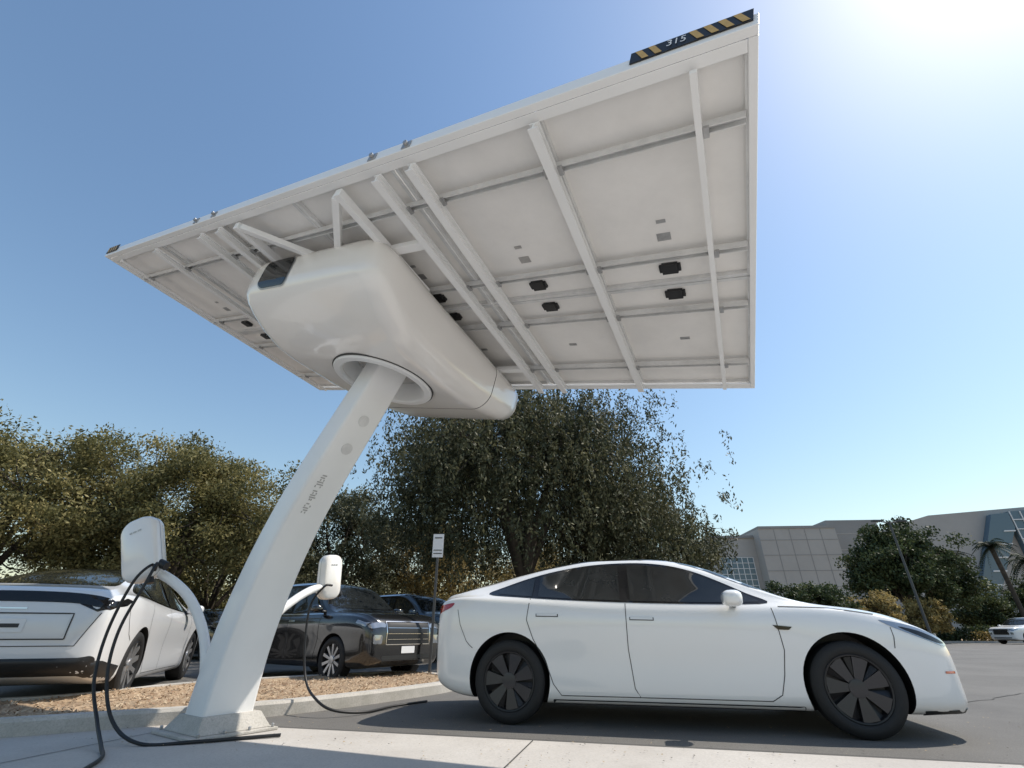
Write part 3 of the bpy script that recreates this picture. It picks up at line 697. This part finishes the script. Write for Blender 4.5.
# ------------------------------------------------------------------ trees
def leafarrays(C,size,rng,droop=0.,asp=.42):
    N=len(C); a=rng.normal(size=(N,3)); a[:,2]-=droop*2; a/=np.linalg.norm(a,axis=1)[:,None]
    r=rng.normal(size=(N,3)); b=np.cross(a,r); b/=np.linalg.norm(b,axis=1)[:,None]
    s=(size*rng.uniform(.6,1.3,N))[:,None]
    V=np.stack([C+a*s,C+b*s*asp,C-a*s,C-b*s*asp],1).reshape(-1,3)
    return V
def foliage(name,C,rnd,size,m,rng,parent,droop=0,asp=.42):
    V=leafarrays(C,size,rng,droop,asp); N=len(C)
    me=bpy.data.meshes.new(name); me.vertices.add(4*N); me.vertices.foreach_set('co',V.ravel().astype(np.float32))
    me.loops.add(4*N); me.loops.foreach_set('vertex_index',np.arange(4*N,dtype=np.int32))
    me.polygons.add(N); me.polygons.foreach_set('loop_start',np.arange(0,4*N,4,dtype=np.int32))
    try: me.polygons.foreach_set('loop_total',np.full(N,4,dtype=np.int32))
    except Exception: pass
    me.update(calc_edges=True)
    at=me.attributes.new('rnd','FLOAT','FACE'); at.data.foreach_set('value',np.clip(rnd,0,1).astype(np.float32))
    me.materials.append(m); return link(bpy.data.objects.new(name,me),parent)
def tree(name,loc,trunk_h,cen,rad,ncl,nleaf,size,m,seed,droop=0.,tr=.22,clr=.16,limbs=7,asp=.42,strand=1.,low=-.75):
    rng=np.random.RandomState(seed); E=empty(name,loc)
    cen=np.array(cen,float);rad=np.array(rad,float)
    ph=rng.uniform(0,6.28,6)
    cc=[]
    while len(cc)<ncl:
        d=rng.normal(size=3); d/=np.linalg.norm(d)
        if d[2]<low: continue
        lob=1+.13*math.sin(3*math.atan2(d[1],d[0])+ph[0])+.11*math.sin(4*d[2]*2+ph[1]+2*d[0])+.09*math.sin(7*d[0]+5*d[1]+ph[2])
        rr=rng.uniform(.25,1.)**.5*lob*.93
        cc.append(cen+d*rad*rr)
    cc=np.array(cc); mr=float(np.mean(rad))
    crand=rng.uniform(0,1,ncl)
    C=[];Rn=[]
    for c,r in zip(cc,crand):
        k=int(nleaf*rng.uniform(.55,1.4)); cr=mr*clr*rng.uniform(.6,1.35)
        if droop>0:
            ns=max(3,k//22); st=c+rng.normal(size=(ns,3))*cr*np.array([.8,.8,.5]); L=rng.uniform(.2,1.,ns)*strand*mr*.30
            t=rng.uniform(0,1,(ns,22)); dr=rng.normal(size=(ns,2))*.22
            pts=np.repeat(st[:,None,:],22,1); pts[:,:,2]-=t*L[:,None]; pts[:,:,0]+=dr[:,0:1]*t*L[:,None]; pts[:,:,1]+=dr[:,1:2]*t*L[:,None]
            pts+=rng.normal(size=pts.shape)*.06; pts=pts.reshape(-1,3)
        else:
            q=rng.normal(size=(k,3)); q/=np.maximum(np.linalg.norm(q,axis=1)[:,None],1e-6); q*=rng.uniform(.1,1.15,(k,1))**.7
            pts=c+q*cr*np.array([1.2,1.2,.75])+rng.normal(size=(k,3))*.08
        C.append(pts); Rn.append(np.clip(r*.5+rng.normal(.25,.19,len(pts)),0,1))
    C=np.concatenate(C);Rn=np.concatenate(Rn); ok=C[:,2]>.15; C=C[ok];Rn=Rn[ok]
    foliage('foliage',C,Rn,size,m,rng,E,droop,asp)
    mb=MB(); top=np.array([cen[0]*.3,cen[1]*.3,trunk_h])
    bend=rng.normal(size=2)*.12
    mb.tube(catmull([(0,0,-.05),(bend[0],bend[1],trunk_h*.5),tuple(top)],5),[tr*1.35]+[tr*(1.1-.03*i) for i in range(10)],10)
    lt=[]
    for i in range(limbs):
        a=2*math.pi*i/limbs+rng.uniform(-.3,.3); e=cen+np.array([math.cos(a),math.sin(a),rng.uniform(-.15,.65)])*rad*rng.uniform(.35,.6)
        if i==0: e=cen+np.array([.1,0,.5])*rad
        mid=(top+e)/2+np.array([0,0,.12*mr])
        pts=catmull([tuple(top-np.array([0,0,.3])),tuple(mid),tuple(e)],5); r=[tr*.6*(1-.07*k) for k in range(len(pts))]
        mb.tube(pts,r,7); lt+=[np.array(p) for p in pts[3:]]
    lt=np.array(lt)
    for i in range(0,ncl,1 if ncl<140 else 2):
        j=np.argmin(np.linalg.norm(lt-cc[i],axis=1)); a=lt[j]; b=cc[i]
        mid=(a+b)/2+rng.normal(size=3)*.08*mr
        pts=catmull([tuple(a),tuple(mid),tuple(b)],3); mb.tube(pts,np.linspace(tr*.16,tr*.035,len(pts)),4)
    mb.obj('trunk_and_limbs',[M['bark']],E,True)
    return E
tree('weeping_tree',(.35,16.5,0),2.4,(.1,0,5.7),(5.4,4.4,3.8),400,430,.064,M['leafB'],11,droop=.6,tr=.27,clr=.17,limbs=8,asp=.40,low=-.7)
tree('weeping_tree',(4.8,19.5,0),1.8,(0,0,3.5),(3.3,3.2,3.0),170,340,.068,M['leafB'],12,droop=.6,tr=.2,clr=.19,asp=.40)
tree('acacia_tree',(-15.5,14.5,0),2.0,(0,0,3.9),(4.2,3.6,3.0),270,340,.058,M['leafA'],21,tr=.2,clr=.15)
tree('acacia_tree',(-11.3,16.5,0),2.0,(0,0,4.2),(3.7,3.2,3.1),230,330,.062,M['leafA'],22,tr=.2,clr=.16)
tree('acacia_tree',(-20.0,12.5,0),1.8,(0,0,3.6),(3.6,3.0,2.8),120,280,.062,M['leafA'],23,tr=.2,clr=.17)
tree('acacia_tree',(-7.6,21.5,0),1.8,(0,0,3.8),(3.4,3.0,3.0),150,280,.07,M['leafB'],24,tr=.18,clr=.18)
tree('acacia_tree',(-3.9,25,0),1.6,(0,0,3.4),(3.4,3.,2.8),120,260,.08,M['leafD'],25,tr=.18,clr=.18)
tree('acacia_tree',(-13.5,23,0),1.6,(0,0,3.2),(4.8,3.,2.8),130,260,.08,M['leafA'],26,tr=.18,clr=.18)
tree('acacia_tree',(1.8,30,0),1.6,(0,0,3.2),(3.8,3.,2.6),100,220,.095,M['leafD'],27,tr=.18,clr=.19)
tree('ficus_tree',(33.0,43,0),2.6,(0,0,5.6),(3.9,3.5,3.6),130,270,.13,M['leafC'],31,tr=.3,clr=.2,asp=.6)
tree('ficus_tree',(39.0,47,0),2.6,(0,0,5.4),(3.6,3.5,3.8),120,270,.13,M['leafC'],32,tr=.3,clr=.2,asp=.6)
tree('shrub_tree',(19.5,34,0),.7,(0,0,2.1),(2.9,2.,1.6),80,240,.09,M['leafC'],33,tr=.12,clr=.22,asp=.6)
tree('shrub_tree',(26.0,37,0),.7,(0,0,1.9),(1.7,1.6,1.5),50,220,.09,M['leafD'],34,tr=.12,clr=.24,asp=.6)
tree('shrub_tree',(32,40.5,0),.6,(0,0,1.7),(1.6,1.5,1.3),40,220,.09,M['leafD'],35,tr=.12,clr=.25,asp=.6)
tree('shrub_tree',(47,52,0),.8,(0,0,2.4),(3,2.,2),60,200,.12,M['leafC'],37,tr=.15,clr=.24,asp=.6)
tree('shrub_tree',(53,52,0),.8,(0,0,3.0),(3,2.,2.6),70,200,.12,M['leafC'],38,tr=.15,clr=.24,asp=.6)
rng=np.random.RandomState(77)
def hedge(name,p,q,h,wd,n,m,size):
    p=np.array(p,float);q=np.array(q,float); t=rng.uniform(0,1,n)
    L=np.linalg.norm(q-p); hh=h*(.72+.16*np.sin(t*L*.9)+.12*np.sin(t*L*2.3+1))
    z=hh*rng.uniform(0,1,n)**.7
    C=np.stack([p[0]+(q[0]-p[0])*t,p[1]+(q[1]-p[1])*t,z],1)+rng.normal(size=(n,3))*np.array([wd,wd,.08])*.4; C[:,2]=np.abs(C[:,2])
    rn=.3+.25*np.sin(t*L*1.7)+rng.normal(0,.2,n)
    return foliage(name,C,rn,size,m,rng,None,0,.6)
hedge('hedge',(-34,20),(6,27.5),2.1,1.2,30000,M['leafA'],.085)
hedge('distant_trees',(-90,40),(12,52),5.5,3.,28000,M['leafA'],.24)
hedge('hedge',(12,42),(60,50),1.4,1.2,16000,M['leafC'],.12)
hedge('hedge',(40,46),(62,46),1.0,.8,4000,M['leafD'],.10)
def palm(loc,h,seed):
    r=np.random.RandomState(seed);E=empty('palm_tree',loc); mb=MB()
    mb.tube(catmull([(0,0,0),(.1,.05,h*.5),(.0,.1,h)],5),[.26]+[.2]*9+[.22],8); mb.obj('trunk',[M['bark']],E,True)
    mb=MB()
    for k in range(48):
        a=r.uniform(0,6.28);el=r.uniform(-.6,1.2);L=r.uniform(1.6,2.4)
        for s in range(16):
            t=s/15; rr=L*t*math.cos(el*(1-t*.3)); z=h+.1+L*(math.sin(el)*t-.75*t*t)
            c=Vector((rr*math.cos(a),rr*math.sin(a)+.1,z)); sd=Vector((-math.sin(a),math.cos(a),0))
            for sg in (-1,1):
                e=c+sd*sg*.38*math.sin(math.pi*min(1,t+.15))+Vector((math.cos(a)*.18,math.sin(a)*.18,-.22))
                o=Vector((math.cos(a),math.sin(a),0))*.05
                mb.add([c-o,c+o,e],[(0,1,2)])
    mesh_obj('fronds',mb.v,mb.f,M['leafC'],E,fix=False)
palm((48.5,49.5,0),8.4,1); palm((46.0,52,0),7.8,2); palm((52,50,0),7.2,3)
# ------------------------------------------------------------------ buildings
def building(name,org,ang,parts):
    E=empty(name,org,ang)
    for i,(nm,a,b,m) in enumerate(parts):
        mb=MB(); mb.box(a,b); mb.obj(nm,[m],E)
    return E
p=[('wall',(0,0,0),(7,14,14.6),M['stone']),('parapet',(-.2,-.2,14.6),(7.0,14,15.0),M['stone2']),
   ('wall',(7.01,-2.5,0),(19,14,15.6),M['stone']),('wall',(19.01,-.5,0),(27,14,17.2),M['stone2']),('wall',(27.01,1.,0),(33,14,14.4),M['stone']),
   ('parapet',(7.05,-2.6,15.6),(19.0,14,16.0),M['stone2']),('roof_plant',(10,3,16),(15,9,17.0),M['galv'])]
for k in range(1,7): p.append(('cladding_joint',(7.05,-2.53,k*2.3),(18.95,-2.50,k*2.3+.10),M['stone2']))
for k in range(1,5): p.append(('cladding_joint',(7+k*2.4,-2.54,0),(7.08+k*2.4,-2.505,15.5),M['stone2']))
for k in range(1,7): p.append(('cladding_joint',(19.1,-.53,k*2.5),(26.9,-.50,k*2.5+.08),M['stone']))
p.append(('window_wall',(.8,-.06,4.0),(6.2,-.01,11.6),M['winblue']))
for k in range(7): p.append(('mullion',(.8+k*.9-.05,-.14,4.0),(.8+k*.9+.05,-.065,11.6),M['signwhite']))
for k in range(10): p.append(('transom',(.8,-.12,4.0+k*.84-.04),(6.2,-.07,4.0+k*.84+.04),M['signwhite']))
for k in range(4): p.append(('window',(20+k*1.7,-.56,6),(20.9+k*1.7,-.52,9.5),M['winblue']))
building('museum_building',(33.0,81,0),math.radians(-4),p)
E=empty('arts_building',(65,82,0),math.radians(-10))
def prism(name,pts,y0,y1,m):
    n=len(pts); vs=[(x,y0,z) for x,z in pts]+[(x,y1,z) for x,z in pts]
    mesh_obj(name,vs,[tuple(range(n)),tuple(range(n,2*n))]+[(i,(i+1)%n,n+(i+1)%n,n+i) for i in range(n)],m,E)
prism('wall',[(0,0),(36,0),(36,20),(20,19.2),(6,18.4),(0,16.8)],0,18,M['stone'])
prism('stair_glass',[(6.5,3),(9,3),(17,15.8),(17,18.2),(14.5,18)],-1.2,-.05,M['winblue'])
prism('stair_glass',[(17.2,9),(30,9),(30,19.2),(17.2,18.4)],-.9,-.05,M['winblue'])
for k in range(9): prism('mullion',[(17.3+k*1.5,9),(17.45+k*1.5,9),(17.45+k*1.5,18.4),(17.3+k*1.5,18.4)],-1.05,-.92,M['signwhite'])
for k in range(6): prism('transom',[(17.2,9.5+k*1.5),(30,9.5+k*1.5),(30,9.65+k*1.5),(17.2,9.65+k*1.5)],-1.12,-1.06,M['signwhite'])
for k in range(7): prism('stair_rib',[(7.0+k*1.35,3.2+k*2.0),(9.2+k*1.25,3.2+k*2.0),(9.3+k*1.25,3.4+k*2.0),(7.1+k*1.35,3.4+k*2.0)],-1.35,-1.22,M['signwhite'])
for k in range(1,7): prism('cladding_joint',[(0.1,k*2.4),(6.2,k*2.4),(6.2,k*2.4+.1),(.1,k*2.4+.1)],-.05,-.01,M['stone2'])
SL=empty('street_lamp',(23.9,30.3,0))
mb=MB(); mb.tube([(0,0,0),(0,0,.7)],.22,12,1); mb.tube([(0,0,.7),(0,0,6.95)],[.08,.06],10,0); mb.tube([(0,0,6.85),(.7,0,7.0)],.035,8,0); mb.tube([(0,0,6.85),(-.7,0,7.0)],.035,8,0)
mb.box((.5,-.14,6.95),(1.05,.14,7.05),0); mb.box((-1.05,-.14,6.95),(-.5,.14,7.05),0)
mb.obj('lamp_column',[M['metalpost'],M['kerb']],SL,True,40)
s2=empty('street_lamp',(50,46,0)); mb=MB(); mb.tube([(0,0,0),(0,0,7)],[.08,.05],8); mb.box((-.6,-.12,7),(.1,.12,7.1)); mb.obj('lamp_column',[M['metalpost']],s2,True,40)
mb=MB(); mb.box((12,43.2,0),(62,43.45,.14)); mb.obj('kerb',[M['kerb']])
flat('verge',[(12,43.46),(90,43.46),(90,70),(12,70)],.05,M['mulch'])
# ------------------------------------------------------------------ camera, light
cd=bpy.data.cameras.new('cam'); cam=bpy.data.objects.new('cam',cd); COL.objects.link(cam)
cam.location=(0,0,CAMH); cam.rotation_euler=(math.radians(90+28),0,0); cd.sensor_width=36; cd.lens=468/1024*36; cd.clip_start=.05; cd.clip_end=3000
SC.camera=cam
az,el=math.radians(74),math.radians(54)
W=bpy.data.worlds.new("World"); SC.world=W; W.use_nodes=True; nt=W.node_tree
sky=nt.nodes.new('ShaderNodeTexSky'); sky.sky_type='NISHITA'; sky.sun_disc=False; sky.sun_elevation=el; sky.sun_rotation=az; sky.air_density=1.6; sky.dust_density=.7; sky.ozone_density=2.6
hs=nt.nodes.new('ShaderNodeHueSaturation'); hs.inputs['Saturation'].default_value=1.06
nt.links.new(sky.outputs[0],hs.inputs['Color']); nt.links.new(hs.outputs[0],nt.nodes['Background'].inputs[0]); nt.nodes['Background'].inputs[1].default_value=.15
sd=bpy.data.lights.new('sun','SUN'); sd.energy=5.0; sd.angle=math.radians(.5); sd.color=(1,.93,.82)
so=bpy.data.objects.new('sun',sd); COL.objects.link(so)
dv=Vector((math.sin(az)*math.cos(el),math.cos(az)*math.cos(el),math.sin(el)))
so.rotation_euler=dv.to_track_quat('Z','Y').to_euler(); so.location=(10,10,30)
SC.view_settings.view_transform='Standard'; SC.view_settings.look='None'; SC.view_settings.exposure=0
print('done')
